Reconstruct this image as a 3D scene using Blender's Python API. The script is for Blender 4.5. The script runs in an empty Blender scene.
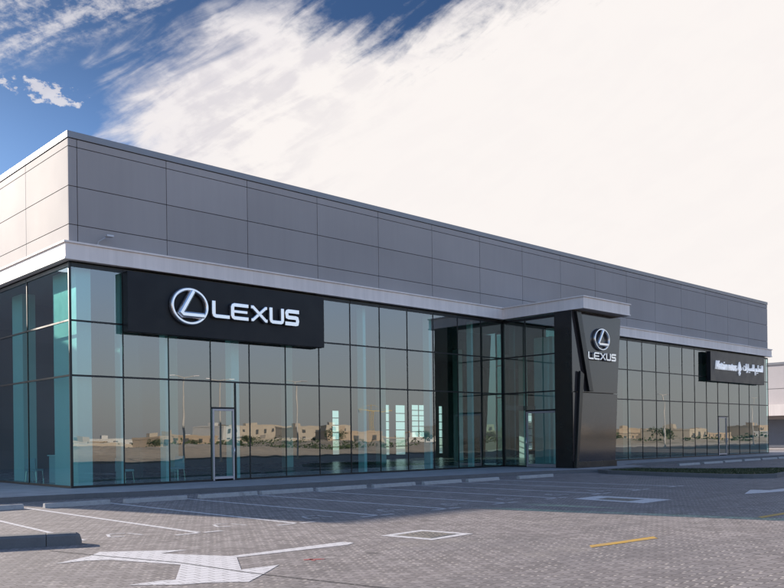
import bpy, bmesh, math, random
from math import sin, cos, pi, radians, atan2, sqrt
from mathutils import Vector, Matrix
random.seed(7)
scene = bpy.context.scene
COL = scene.collection

# ------------------------------------------------------------------ node helpers
def new_mat(name):
    m = bpy.data.materials.new(name); m.use_nodes = True
    nt = m.node_tree; nt.nodes.clear()
    out = nt.nodes.new('ShaderNodeOutputMaterial')
    return m, nt, out

class NT:
    def __init__(s, nt): s.nt = nt
    def n(s, t, **kw):
        node = s.nt.nodes.new(t)
        for k, v in kw.items(): setattr(node, k, v)
        return node
    def l(s, a, b): s.nt.links.new(a, b)
    def val(s, sock, v):
        if hasattr(v, 'is_linked') or isinstance(v, bpy.types.NodeSocket): s.l(v, sock)
        else: sock.default_value = v
    def math(s, op, a, b=0.0, c=0.0, clamp=False):
        m = s.n('ShaderNodeMath', operation=op, use_clamp=clamp)
        s.val(m.inputs[0], a); s.val(m.inputs[1], b)
        if len(m.inputs) > 2: s.val(m.inputs[2], c)
        return m.outputs[0]
    def sstep(s, x, a, b, lo=0.0, hi=1.0):
        m = s.n('ShaderNodeMapRange', interpolation_type='SMOOTHSTEP')
        s.val(m.inputs['Value'], x); m.inputs['From Min'].default_value = a; m.inputs['From Max'].default_value = b
        m.inputs['To Min'].default_value = lo; m.inputs['To Max'].default_value = hi
        return m.outputs['Result']
    def lin(s, x, a, b, lo=0.0, hi=1.0):
        m = s.n('ShaderNodeMapRange')
        s.val(m.inputs['Value'], x); m.inputs['From Min'].default_value = a; m.inputs['From Max'].default_value = b
        m.inputs['To Min'].default_value = lo; m.inputs['To Max'].default_value = hi
        return m.outputs['Result']
    def mix(s, f, a, b, mode='MIX'):
        m = s.n('ShaderNodeMix', data_type='RGBA', blend_type=mode)
        s.val(m.inputs[0], f)
        for sock, v in ((m.inputs[6], a), (m.inputs[7], b)):
            if isinstance(v, tuple): sock.default_value = v if len(v) == 4 else (*v, 1)
            else: s.l(v, sock)
        return m.outputs[2]
    def noise(s, vec, scale, detail=4, rough=.5, dist=0.0):
        m = s.n('ShaderNodeTexNoise'); s.l(vec, m.inputs['Vector'])
        m.inputs['Scale'].default_value = scale; m.inputs['Detail'].default_value = detail
        m.inputs['Roughness'].default_value = rough; m.inputs['Distortion'].default_value = dist
        return m.outputs['Fac']
    def objco(s): return s.n('ShaderNodeTexCoord').outputs['Object']
    def geo(s): return s.n('ShaderNodeNewGeometry').outputs['Position']

def surf(name, color, rough=.6, metal=0.0, var=.12, vscale=1.5, bump=0.0, bscale=30, rvar=.08, spec=.5, coat=0.0, dirt=None):
    """Principled surface with colour and gloss broken up by noise."""
    m, nt, out = new_mat(name); T = NT(nt)
    b = T.n('ShaderNodeBsdfPrincipled'); T.l(b.outputs[0], out.inputs[0])
    p = T.geo()
    n1 = T.noise(p, vscale, 6, .6); n2 = T.noise(p, vscale * 11, 3, .6)
    f = T.math('ADD', T.math('MULTIPLY', n1, .7), T.math('MULTIPLY', n2, .3))
    k = T.lin(f, .3, .7, 1 - var, 1 + var)
    c = T.mix(1.0, (*color, 1), k, 'MULTIPLY')
    if dirt:
        c = T.mix(T.sstep(n1, .52, .75, 0, dirt[1]), c, (*dirt[0], 1))
    T.l(c, b.inputs['Base Color'])
    T.l(T.lin(n1, .3, .7, max(rough - rvar, 0.01), rough + rvar), b.inputs['Roughness'])
    b.inputs['Metallic'].default_value = metal
    b.inputs['Specular IOR Level'].default_value = spec
    b.inputs['Coat Weight'].default_value = coat
    if bump:
        bp = T.n('ShaderNodeBump'); bp.inputs['Strength'].default_value = bump; bp.inputs['Distance'].default_value = .01
        T.l(T.noise(p, bscale, 3), bp.inputs['Height']); T.l(bp.outputs[0], b.inputs['Normal'])
    return m

M = {}
def panel_mat(name, col, rough, spec, cell=(3.42, 1.27), amp=.05, streak=.10):
    m, nt, out = new_mat(name); T = NT(nt)
    b = T.n('ShaderNodeBsdfPrincipled'); T.l(b.outputs[0], out.inputs[0])
    p = T.geo(); sx = T.n('ShaderNodeSeparateXYZ'); T.l(p, sx.inputs[0])
    cv = T.n('ShaderNodeCombineXYZ')
    T.l(T.math('FLOOR', T.math('DIVIDE', T.math('SUBTRACT', sx.outputs[0], .12), cell[0])), cv.inputs[0])
    T.l(T.math('FLOOR', T.math('DIVIDE', T.math('SUBTRACT', sx.outputs[1], .05), 3.7)), cv.inputs[1])
    T.l(T.math('FLOOR', T.math('DIVIDE', T.math('SUBTRACT', sx.outputs[2], 8.69), cell[1])), cv.inputs[2])
    wn_ = T.n('ShaderNodeTexWhiteNoise', noise_dimensions='3D'); T.l(cv.outputs[0], wn_.inputs['Vector'])
    mp = T.n('ShaderNodeMapping'); T.l(p, mp.inputs['Vector']); mp.inputs['Scale'].default_value = (2.2, 2.2, .12)
    st = T.noise(mp.outputs[0], 1.6, 6, .65)
    big = T.noise(p, .22, 4)
    lo = T.sstep(sx.outputs[0], .2, .6, .25, 1)
    k = T.math('ADD', T.lin(wn_.outputs['Value'], 0, 1, 1-amp, 1+amp), T.math('MULTIPLY', T.lin(st, .3, .7, -streak/2, streak/2), lo))
    k = T.math('ADD', k, T.lin(big, .3, .7, -.07, .07))
    T.l(T.mix(1.0, (*col, 1), k, 'MULTIPLY'), b.inputs['Base Color'])
    T.l(T.lin(big, .3, .7, rough-.03, rough+.03), b.inputs['Roughness']); b.inputs['Specular IOR Level'].default_value = spec
    bp = T.n('ShaderNodeBump'); bp.inputs['Strength'].default_value = .12; bp.inputs['Distance'].default_value = .05
    T.l(T.noise(p, .8, 1), bp.inputs['Height']); T.l(bp.outputs[0], b.inputs['Normal'])
    return m
M['cladding'] = panel_mat('composite_cladding', (.375, .352, .345), .70, .11, streak=.05)
M['cornice'] = panel_mat('cornice_white', (.82, .74, .69), .5, .4, (3.42, 9), .03, .16)
M['joint'] = surf('joint_dark', (.02, .02, .022), .8)
M['coping'] = surf('coping_metal', (.25, .25, .26), .45, metal=.4, var=.06)
M['frame'] = surf('mullion_dark', (.016, .018, .02), .38, metal=.3, var=.1)
M['doorframe'] = surf('door_aluminium', (.40, .39, .42), .35, metal=.5)
M['signblack'] = surf('sign_panel_black', (.010, .012, .016), .4, var=.05, spec=.25)
M['chrome'] = surf('brushed_silver', (.80, .79, .80), .2, metal=.92, var=.05)
M['granite'] = None
M['black'] = surf('strut_black', (.010, .011, .012), .22, var=.1)
M['concrete'] = surf('kerb_concrete', (.30, .29, .28), .85, var=.18, vscale=2.5, bump=.4, bscale=60, dirt=((.16, .15, .14), .5))
M['kerb'] = surf('kerb_dark_concrete', (.15, .148, .15), .85, var=.2, vscale=2.5, bump=.4, bscale=60, dirt=((.09, .09, .09), .5))
M['stopper'] = surf('wheel_stop_concrete', (.40, .39, .38), .85, var=.25, vscale=3.5, bump=.6, bscale=50, dirt=((.15, .145, .14), .7))
M['paintwhite'] = None
M['interiorwall'] = surf('interior_dark_wall', (.07, .078, .076), .7, var=.15)
M['interiorwhite'] = surf('interior_white', (.72, .74, .72), .6, var=.04)
M['interiorfloor'] = surf('interior_tile_floor', (.20, .20, .19), .25, var=.08)
M['ceiling'] = surf('interior_ceiling', (.13, .14, .14), .8)
M['manhole'] = surf('cast_iron', (.26, .23, .195), .75, metal=.2, var=.35, vscale=6, bump=.8, bscale=90)
M['bldg_beige'] = surf('render_beige', (.46, .36, .26), .9, var=.1, vscale=.1)
M['bldg_sand'] = surf('render_sand', (.50, .43, .34), .9, var=.1, vscale=.1)
M['bldg_white'] = surf('render_white', (.60, .58, .54), .9, var=.08, vscale=.1)
M['darkglass'] = surf('distant_window', (.10, .10, .10), .3)
M['pole'] = surf('galvanised_pole', (.62, .58, .52), .5, metal=.1)
M['bark'] = surf('bark', (.10, .07, .05), .9, var=.3, vscale=8)
M['warehouse'] = surf('warehouse_cladding', (.50, .46, .45), .6, var=.06, vscale=.4)
M['fabric'] = surf('chair_fabric', (.55, .58, .60), .8)
M['lampgrey'] = surf('lamp_grey', (.5, .5, .52), .4, metal=.4)
M['crane'] = surf('crane_paint', (.55, .42, .18), .6)
M['redpaint'] = None

def leaf_mat():
    m, nt, out = new_mat('leaves'); T = NT(nt)
    b = T.n('ShaderNodeBsdfPrincipled'); T.l(b.outputs[0], out.inputs[0])
    f = T.noise(T.geo(), 1.2, 4)
    T.l(T.mix(T.lin(f, .35, .65), (.035, .055, .02, 1), (.09, .11, .04, 1)), b.inputs['Base Color'])
    b.inputs['Roughness'].default_value = .6
    return m
M['leaf'] = leaf_mat()

def granite_mat():
    m, nt, out = new_mat('polished_granite'); T = NT(nt)
    b = T.n('ShaderNodeBsdfPrincipled'); T.l(b.outputs[0], out.inputs[0])
    p = T.geo(); f = T.noise(p, 60, 5, .7); g = T.noise(p, .7, 3)
    c = T.mix(T.lin(f, .35, .65), (.018, .016, .017, 1), (.058, .050, .052, 1))
    T.l(c, b.inputs['Base Color'])
    T.l(T.lin(g, .3, .7, .05, .12), b.inputs['Roughness'])
    b.inputs['Specular IOR Level'].default_value = .65
    b.inputs['Coat Weight'].default_value = .2; b.inputs['Coat Roughness'].default_value = .05
    return m
M['granite'] = granite_mat()
M['granite_gloss'] = M['granite']

def glass_mat():
    m, nt, out = new_mat('tinted_facade_glass'); T = NT(nt)
    tr = T.n('ShaderNodeBsdfTransparent'); tr.inputs[0].default_value = (.47, .83, .80, 1)
    gl = T.n('ShaderNodeBsdfGlossy'); gl.inputs['Color'].default_value = (.93, .95, .96, 1); gl.inputs['Roughness'].default_value = .004
    fr = T.n('ShaderNodeFresnel'); bk = T.n('ShaderNodeNewGeometry').outputs['Backfacing']; T.l(T.lin(bk, 0, 1, 2.8, 1/2.8), fr.inputs['IOR'])
    bp = T.n('ShaderNodeBump'); bp.inputs['Strength'].default_value = .016; bp.inputs['Distance'].default_value = .1
    T.l(T.noise(T.geo(), .9, 1), bp.inputs['Height'])
    T.l(bp.outputs[0], gl.inputs['Normal'])
    mx = T.n('ShaderNodeMixShader'); T.l(fr.outputs[0], mx.inputs[0]); T.l(tr.outputs[0], mx.inputs[1]); T.l(gl.outputs[0], mx.inputs[2])
    T.l(mx.outputs[0], out.inputs[0])
    return m
M['glass'] = glass_mat()

# interlocking pavers: one lattice shared by paving and by the paint lying on it
def paver_nodes(T):
    p = T.geo()
    wob = T.n('ShaderNodeVectorMath', operation='ADD')
    nz = T.n('ShaderNodeTexNoise'); T.l(p, nz.inputs['Vector']); nz.inputs['Scale'].default_value = 1.7
    sc = T.n('ShaderNodeVectorMath', operation='SCALE'); T.l(nz.outputs['Color'], sc.inputs[0]); sc.inputs['Scale'].default_value = .03
    T.l(p, wob.inputs[0]); T.l(sc.outputs[0], wob.inputs[1])
    q = wob.outputs[0]
    br = T.n('ShaderNodeTexBrick'); T.l(q, br.inputs['Vector'])
    br.offset = .5; br.inputs['Scale'].default_value = 1.0
    br.inputs['Brick Width'].default_value = .2; br.inputs['Row Height'].default_value = .165
    br.inputs['Mortar Size'].default_value = .009; br.inputs['Mortar Smooth'].default_value = .4
    br.inputs['Color1'].default_value = (0, 0, 0, 1); br.inputs['Color2'].default_value = (1, 1, 1, 1); br.inputs['Mortar'].default_value = (.5, .5, .5, 1)
    sx = T.n('ShaderNodeSeparateXYZ'); T.l(q, sx.inputs[0])
    row = T.math('FLOOR', T.math('DIVIDE', sx.outputs[1], .165))
    par = T.math('MULTIPLY', T.math('MODULO', T.math('ABSOLUTE', row), 2.0), .1)
    u = T.math('SUBTRACT', T.math('PINGPONG', T.math('ADD', sx.outputs[0], par), .1), .0)
    v = T.math('PINGPONG', sx.outputs[1], .0825)
    d = T.math('SQRT', T.math('ADD', T.math('MULTIPLY', u, u), T.math('MULTIPLY', T.math('MULTIPLY', v, v), .9)))
    dot = T.sstep(d, .020, .038, 1, 0)
    dot = T.math('MULTIPLY', dot, T.math('MULTIPLY', T.sstep(T.noise(p, 9, 3), .40, .58), T.sstep(T.noise(p, .9, 5, .7), .36, .60, .25, 1)))
    return p, br, dot

def paver_mat():
    m, nt, out = new_mat('interlocking_pavers'); T = NT(nt)
    b = T.n('ShaderNodeBsdfPrincipled'); T.l(b.outputs[0], out.inputs[0])
    p, br, dot = paver_nodes(T)
    big = T.noise(p, .16, 5, .6); mid = T.noise(p, 1.1, 5, .65); fine = T.noise(p, 45, 3, .7)
    c = T.mix(T.lin(br.outputs['Color'], 0, 1), (.205, .178, .168, 1), (.315, .276, .262, 1))
    c = T.mix(T.sstep(big, .42, .62, 0, .55), c, (.20, .18, .178, 1))
    k = T.math('ADD', T.math('MULTIPLY', mid, .5), T.math('MULTIPLY', fine, .5))
    c = T.mix(1.0, c, T.lin(k, .3, .7, .72, 1.24), 'MULTIPLY')
    c = T.mix(T.math('MULTIPLY', br.outputs['Fac'], .85), c, (.07, .06, .055, 1))
    c = T.mix(T.math('MULTIPLY', dot, .9), c, (.70, .62, .54, 1))
    # tyre rubber and oil
    st = T.noise(p, .55, 4, .7, 1.2)
    c = T.mix(T.sstep(st, .60, .72, 0, .38), c, (.085, .078, .075, 1))
    oil = T.noise(p, 1.9, 3, .5, .4)
    c = T.mix(T.sstep(oil, .70, .76, 0, .55), c, (.05, .045, .045, 1))
    dust = T.noise(p, .33, 6, .7)
    c = T.mix(T.sstep(dust, .55, .72, 0, .35), c, (.40, .35, .30, 1))
    mp = T.n('ShaderNodeMapping'); T.l(p, mp.inputs['Vector']); mp.inputs['Scale'].default_value = (.06, 1.6, 1)
    c = T.mix(T.sstep(T.noise(mp.outputs[0], 1.0, 4, .6), .57, .70, 0, .28), c, (.10, .092, .09, 1))
    T.l(c, b.inputs['Base Color']); b.inputs['Roughness'].default_value = .8
    bp = T.n('ShaderNodeBump'); bp.inputs['Strength'].default_value = .5; bp.inputs['Distance'].default_value = .006
    h = T.math('SUBTRACT', T.math('MULTIPLY', fine, .3), br.outputs['Fac'])
    T.l(h, bp.inputs['Height']); T.l(bp.outputs[0], b.inputs['Normal'])
    return m
M['pavers'] = paver_mat()

def paint_mat(name, col, under=(.25, .23, .22), wear=.5):
    m, nt, out = new_mat(name); T = NT(nt)
    b = T.n('ShaderNodeBsdfPrincipled'); T.l(b.outputs[0], out.inputs[0])
    p, br, dot = paver_nodes(T)
    n = T.noise(p, 7, 5, .7); f = T.noise(p, 60, 2)
    w = T.math('ADD', T.math('MULTIPLY', n, .6), T.math('MULTIPLY', f, .4))
    k = T.sstep(w, wear, wear + .14, 0, .75)
    k = T.math('MAXIMUM', k, T.math('MULTIPLY', br.outputs['Fac'], .85))
    T.l(T.mix(k, (*col, 1), (*under, 1)), b.inputs['Base Color']); b.inputs['Roughness'].default_value = .7
    return m
M['paintwhite'] = paint_mat('road_paint_white', (.72, .69, .68), wear=.53)
M['paintyellow'] = paint_mat('road_paint_yellow', (.62, .36, .05), wear=.51)
M['redpaint'] = paint_mat('red_spray', (.55, .10, .09), wear=.46)

def slab_mat():
    m, nt, out = new_mat('walkway_tiles'); T = NT(nt)
    b = T.n('ShaderNodeBsdfPrincipled'); T.l(b.outputs[0], out.inputs[0])
    p = T.geo()
    br = T.n('ShaderNodeTexBrick'); T.l(p, br.inputs['Vector']); br.offset = 0
    br.inputs['Scale'].default_value = 1; br.inputs['Brick Width'].default_value = .6; br.inputs['Row Height'].default_value = .6
    br.inputs['Mortar Size'].default_value = .006
    br.inputs['Color1'].default_value = (.36, .35, .35, 1); br.inputs['Color2'].default_value = (.42, .40, .40, 1); br.inputs['Mortar'].default_value = (.2, .19, .19, 1)
    n = T.noise(p, 1.3, 6, .65)
    T.l(T.mix(1.0, br.outputs['Color'], T.lin(n, .3, .7, .8, 1.15), 'MULTIPLY'), b.inputs['Base Color'])
    b.inputs['Roughness'].default_value = .6
    return m
M['slab'] = slab_mat()

def sand_mat():
    m, nt, out = new_mat('desert_sand'); T = NT(nt)
    b = T.n('ShaderNodeBsdfPrincipled'); T.l(b.outputs[0], out.inputs[0])
    p = T.geo(); n = T.noise(p, .05, 8, .65); f = T.noise(p, 1.5, 5)
    c = T.mix(T.lin(n, .35, .65), (.52, .41, .28, 1), (.68, .56, .41, 1))
    c = T.mix(T.sstep(T.noise(p, .09, 6, .75), .54, .62, 0, .75), c, (.16, .14, .08, 1))
    mp = T.n('ShaderNodeMapping'); T.l(p, mp.inputs['Vector']); mp.inputs['Scale'].default_value = (.15, 1, 1)
    c = T.mix(T.sstep(T.noise(mp.outputs[0], .06, 5, .7), .52, .6, 0, .6), c, (.78, .68, .54, 1))
    T.l(T.mix(1.0, c, T.lin(f, .3, .7, .8, 1.15), 'MULTIPLY'), b.inputs['Base Color']); b.inputs['Roughness'].default_value = .95
    bp = T.n('ShaderNodeBump'); bp.inputs['Distance'].default_value = .2; T.l(f, bp.inputs['Height']); T.l(bp.outputs[0], b.inputs['Normal'])
    return m
M['sand'] = sand_mat()
M['asphalt'] = surf('asphalt', (.055, .055, .058), .85, var=.2, vscale=.8, bump=.3)
def grass_mat():
    m, nt, out = new_mat('grass'); T = NT(nt)
    b = T.n('ShaderNodeBsdfPrincipled'); T.l(b.outputs[0], out.inputs[0])
    T.l(T.mix(T.lin(T.noise(T.geo(), 2.2, 5), .35, .65), (.025, .04, .012, 1), (.06, .075, .025, 1)), b.inputs['Base Color'])
    b.inputs['Roughness'].default_value = .7
    return m
M['grass'] = grass_mat()

# ------------------------------------------------------------------ mesh helpers
def bm_new(): return bmesh.new()
def add_box(bm, a, b):
    x0, y0, z0 = a; x1, y1, z1 = b
    vs = [bm.verts.new(c) for c in ((x0,y0,z0),(x1,y0,z0),(x1,y1,z0),(x0,y1,z0),(x0,y0,z1),(x1,y0,z1),(x1,y1,z1),(x0,y1,z1))]
    for f in ((0,3,2,1),(4,5,6,7),(0,1,5,4),(1,2,6,5),(2,3,7,6),(3,0,4,7)): bm.faces.new([vs[i] for i in f])
def add_prism(bm, pts, fn, d0, d1):
    """pts 2D outline; fn(u, v, d) -> xyz; extruded between depths d0 and d1."""
    area = sum(pts[i][0]*pts[(i+1)%len(pts)][1]-pts[(i+1)%len(pts)][0]*pts[i][1] for i in range(len(pts)))
    if area < 0: pts = pts[::-1]
    a = [bm.verts.new(fn(u, v, d0)) for u, v in pts]; b = [bm.verts.new(fn(u, v, d1)) for u, v in pts]
    bm.faces.new(a); bm.faces.new(b[::-1]); n = len(pts)
    for i in range(n): bm.faces.new((a[i], b[i], b[(i+1)%n], a[(i+1)%n]))
def XY(u, v, d): return (u, v, d)
def XZ(u, v, d): return (u, d, v)      # facing -Y
def YZ(u, v, d): return (d, u, v)      # facing -X
def add_bar(bm, p, q, r, sides=8, r2=None):
    p, q = Vector(p), Vector(q); r2 = r if r2 is None else r2
    ax = (q-p).normalized(); s = ax.orthogonal().normalized(); t = ax.cross(s)
    A = [bm.verts.new(p + (s*cos(2*pi*i/sides)+t*sin(2*pi*i/sides))*r) for i in range(sides)]
    B = [bm.verts.new(q + (s*cos(2*pi*i/sides)+t*sin(2*pi*i/sides))*r2) for i in range(sides)]
    for i in range(sides): bm.faces.new((A[i], A[(i+1)%sides], B[(i+1)%sides], B[i]))
    bm.faces.new(A[::-1]); bm.faces.new(B)
def obj(name, bm, mat, parent=None, bevel=0, smooth=False, **props):
    bmesh.ops.recalc_face_normals(bm, faces=bm.faces)
    me = bpy.data.meshes.new(name); bm.to_mesh(me); bm.free()
    me.materials.append(M[mat] if isinstance(mat, str) else mat)
    if smooth:
        for p in me.polygons: p.use_smooth = True
    o = bpy.data.objects.new(name, me); COL.objects.link(o)
    if parent: o.parent = parent
    if bevel:
        b = o.modifiers.new('bevel', 'BEVEL'); b.width = bevel; b.segments = 2; b.limit_method = 'ANGLE'; b.angle_limit = radians(40)
        b.harden_normals = False
    for k, v in props.items(): o[k] = v
    return o
def thing(name, label, cat, loc=(0, 0, 0), group=None):
    o = bpy.data.objects.new(name, None); COL.objects.link(o); o.location = loc; o.empty_display_size = .3
    o['label'] = label; o['category'] = cat
    if group: o['group'] = group
    return o
def tag(o, label, cat, group=None):
    o['label'] = label; o['category'] = cat
    if group: o['group'] = group
    return o
def struct(name, bm, mat, **k):
    o = obj(name, bm, mat, **k); o['kind'] = 'structure'; return o
def dup(root, loc, label, group=None, rz=0):
    r = root.copy(); COL.objects.link(r); r.location = loc; r.rotation_euler = (0, 0, rz); r['label'] = label
    if group: r['group'] = group
    for ch in list(root.children):
        c = ch.copy(); COL.objects.link(c); c.parent = r
        for g in list(ch.children):
            d = g.copy(); COL.objects.link(d); d.parent = c
    return r
def ribbon(pts, w, closed=False):
    """mitred ribbon outline(s) along a polyline; returns list of quads (2D)."""
    P = [Vector(p) for p in pts]; n = len(P); L = []; R = []
    for i in range(n):
        if closed: a, b, c = P[i-1], P[i], P[(i+1) % n]
        else: a, b, c = P[max(i-1,0)], P[i], P[min(i+1,n-1)]
        d1 = (b-a).normalized() if (b-a).length > 1e-9 else (c-b).normalized()
        d2 = (c-b).normalized() if (c-b).length > 1e-9 else d1
        t = (d1+d2).normalized(); nrm = Vector((-t.y, t.x)); k = 1/max(.4, nrm.dot(Vector((-d1.y, d1.x))))
        L.append(b+nrm*w/2*k); R.append(b-nrm*w/2*k)
    return L, R
def add_ribbon(bm, pts, w, fn, d0, d1, closed=False):
    L, R = ribbon(pts, w, closed); n = len(L)
    vl0 = [bm.verts.new(fn(p.x, p.y, d0)) for p in L]; vr0 = [bm.verts.new(fn(p.x, p.y, d0)) for p in R]
    vl1 = [bm.verts.new(fn(p.x, p.y, d1)) for p in L]; vr1 = [bm.verts.new(fn(p.x, p.y, d1)) for p in R]
    for i in range(n if closed else n-1):
        j = (i+1) % n
        bm.faces.new((vl0[i], vl0[j], vr0[j], vr0[i])); bm.faces.new((vl1[i], vr1[i], vr1[j], vl1[j]))
        bm.faces.new((vl0[i], vl1[i], vl1[j], vl0[j])); bm.faces.new((vr0[i], vr0[j], vr1[j], vr1[i]))
    if not closed:
        bm.faces.new((vl0[0], vr0[0], vr1[0], vl1[0])); bm.faces.new((vl0[-1], vl1[-1], vr1[-1], vr0[-1]))
def arc(cx, cy, rx, ry, a0, a1, n=10):
    return [(cx+rx*cos(radians(a0+(a1-a0)*i/n)), cy+ry*sin(radians(a0+(a1-a0)*i/n))) for i in range(n+1)]
def flat(bm, pts, z):
    f = bm.faces.new([bm.verts.new((x, y, z)) for x, y in pts]); f.normal_update()
    if f.normal.z < 0: f.normal_flip()

# ------------------------------------------------------------------ camera
S_ = 1.5/1.15
YAW, PITCH, ROLL = .75701, .00065, -.0124
CAM = Vector((-8.59127*S_, -20.84866*S_, 1.5))
fwv = Vector((sin(YAW)*cos(PITCH), cos(YAW)*cos(PITCH), sin(PITCH)))
rv = Vector((cos(YAW), -sin(YAW), 0)); uv = rv.cross(fwv)
r2 = rv*cos(ROLL)+uv*sin(ROLL); u2 = -rv*sin(ROLL)+uv*cos(ROLL)
cd = bpy.data.cameras.new('camera'); cam = bpy.data.objects.new('camera', cd); COL.objects.link(cam)
mw = Matrix((( r2.x, u2.x, -fwv.x, CAM.x), (r2.y, u2.y, -fwv.y, CAM.y), (r2.z, u2.z, -fwv.z, CAM.z), (0, 0, 0, 1)))
cam.matrix_world = mw
cd.sensor_width = 36; cd.lens = 836.296/784*36; cd.shift_y = (438.059-294)/784
cd.clip_end = 8000; cd.clip_start = .1
scene.camera = cam

# ------------------------------------------------------------------ light
SUNV = Vector((-.245*3.15, 3.15, 1)).normalized()
EL = math.asin(SUNV.z); AZ = atan2(SUNV.x, SUNV.y)
sl = bpy.data.lights.new('sun', 'SUN'); sl.energy = 4.4; sl.angle = radians(.5); sl.color = (1.0, .88, .76)
so = bpy.data.objects.new('sun', sl); COL.objects.link(so)
so.rotation_euler = SUNV.to_track_quat('Z', 'Y').to_euler()

world = bpy.data.worlds.new('World'); scene.world = world; world.use_nodes = True
wn = world.node_tree; wn.nodes.clear(); T = NT(wn)
wo = T.n('ShaderNodeOutputWorld'); bg = T.n('ShaderNodeBackground'); T.l(bg.outputs[0], wo.inputs[0])
bg.inputs['Strength'].default_value = .1
sky = T.n('ShaderNodeTexSky', sky_type='NISHITA'); sky.sun_disc = False
sky.sun_elevation = EL; sky.sun_rotation = AZ; sky.altitude = 0; sky.air_density = 1.0; sky.dust_density = 1.2; sky.ozone_density = 2.5
gen = T.n('ShaderNodeTexCoord').outputs['Generated']
sep = T.n('ShaderNodeSeparateXYZ'); T.l(gen, sep.inputs[0])
az = T.math('MULTIPLY', T.math('ARCTAN2', sep.outputs[0], sep.outputs[1]), 57.2958)
el = T.math('MULTIPLY', T.math('ARCSINE', sep.outputs[2]), 57.2958)
# streak coordinates: along a line rising to the right
al = T.math('ADD', T.math('MULTIPLY', az, .88), T.math('MULTIPLY', el, .47))
ac = T.math('SUBTRACT', T.math('MULTIPLY', el, .88), T.math('MULTIPLY', az, .47))
cv = T.n('ShaderNodeCombineXYZ'); T.l(T.math('MULTIPLY', al, .075), cv.inputs[0]); T.l(T.math('MULTIPLY', ac, .40), cv.inputs[1]); cv.inputs[2].default_value = 3.3
cw = T.n('ShaderNodeCombineXYZ'); T.l(T.math('MULTIPLY', az, .30), cw.inputs[0]); T.l(T.math('MULTIPLY', el, .52), cw.inputs[1]); cw.inputs[2].default_value = 1.1
streak = T.noise(cv.outputs[0], 2.0, 8, .55, .5)
lump = T.noise(cw.outputs[0], 1.0, 9, .6, .3)
fluff = T.noise(cw.outputs[0], 4.0, 8, .65, .2)
ns = T.math('SUBTRACT', streak, .5); nl = T.math('SUBTRACT', lump, .5); nf = T.math('SUBTRACT', fluff, .5)
d_top = T.math('SUBTRACT', T.math('MULTIPLY_ADD', T.math('SUBTRACT', az, 25.0), .60, 22.4), el)
d_left = T.math('SUBTRACT', az, T.math('MULTIPLY_ADD', T.math('SUBTRACT', 22.6, el, clamp=False), .28, 25.4))
d = T.math('SMOOTH_MIN', d_top, d_left, 1.2)
d = T.math('ADD', d, T.math('ADD', T.math('MULTIPLY', ns, 8.5), T.math('ADD', T.math('MULTIPLY', nl, 3.0), T.math('MULTIPLY', nf, 1.0))))
A = T.sstep(d, -1.8, 2.4)
A2 = T.sstep(d, 1.5, 9.0)
wedge = T.math('SUBTRACT', el, T.math('MULTIPLY_ADD', T.math('ABSOLUTE', T.math('SUBTRACT', az, 43.2)), .30, 24.6))
wedge = T.math('ADD', wedge, T.math('ADD', T.math('MULTIPLY', ns, 7.5), T.math('MULTIPLY', nf, 2)))
A = T.math('MULTIPLY', A, T.sstep(wedge, -1.2, 2.2, 1, 0))
A = T.math('MULTIPLY', A, T.sstep(el, 34, 60, 1, .15))
A = T.math('MULTIPLY', A, T.sstep(az, 95, 125, 1, 0))
lineB = T.math('SUBTRACT', el, T.math('MULTIPLY_ADD', T.math('SUBTRACT', az, 18.5), .44, 22.0))
B = T.math('MULTIPLY', T.sstep(T.math('ADD', lineB, T.math('MULTIPLY', ns, 5)), -.5, 1.5), T.sstep(T.math('ADD', ns, T.math('MULTIPLY', nf, .8)), -.12, .26, 0, .7))
B = T.math('MULTIPLY', B, T.math('MULTIPLY', T.sstep(az, 29, 34, 1, 0), T.sstep(az, -25, 5)))
ex = T.math('DIVIDE', T.math('SUBTRACT', az, 21.0), 1.9); ey = T.math('DIVIDE', T.math('SUBTRACT', T.math('ADD', el, T.math('MULTIPLY', T.math('SUBTRACT', az, 21.0), .12)), 21.25), .62)
r_ = T.math('SQRT', T.math('ADD', T.math('MULTIPLY', ex, ex), T.math('MULTIPLY', ey, ey)))
Cc = T.sstep(T.math('SUBTRACT', T.math('ADD', 1.0, T.math('MULTIPLY', nf, 4.5)), r_), 0.0, .55, 0, .75)
hz = T.sstep(el, 0, 16, .5, 0)          # thin bright veil low over the sun side
hz = T.math('MULTIPLY', hz, T.math('MULTIPLY', T.sstep(az, -30, 10), T.sstep(az, 95, 125, 1, 0)))
mask = T.math('MAXIMUM', T.math('MAXIMUM', A, B), T.math('MAXIMUM', Cc, hz))
ccol = T.mix(A2, (4.4, 4.2, 4.25, 1), (4.85, 4.6, 4.48, 1))
ccol = T.mix(T.math('MULTIPLY', T.sstep(T.math('ADD', lump, T.math('MULTIPLY', ns, .9)), .36, .60, .35, 0), T.sstep(d, 4, 14, 1, .08)), ccol, (2.6, 2.5, 2.9, 1))
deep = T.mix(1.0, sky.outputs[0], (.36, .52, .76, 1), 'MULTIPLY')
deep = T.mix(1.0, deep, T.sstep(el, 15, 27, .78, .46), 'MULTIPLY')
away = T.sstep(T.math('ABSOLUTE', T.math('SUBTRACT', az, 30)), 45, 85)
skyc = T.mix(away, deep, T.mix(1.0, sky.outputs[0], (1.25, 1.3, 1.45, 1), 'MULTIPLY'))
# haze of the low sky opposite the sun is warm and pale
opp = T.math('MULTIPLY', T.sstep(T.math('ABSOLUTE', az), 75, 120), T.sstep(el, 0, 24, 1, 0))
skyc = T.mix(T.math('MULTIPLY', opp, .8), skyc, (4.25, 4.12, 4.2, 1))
T.l(T.mix(mask, skyc, ccol), bg.inputs['Color'])

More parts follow.
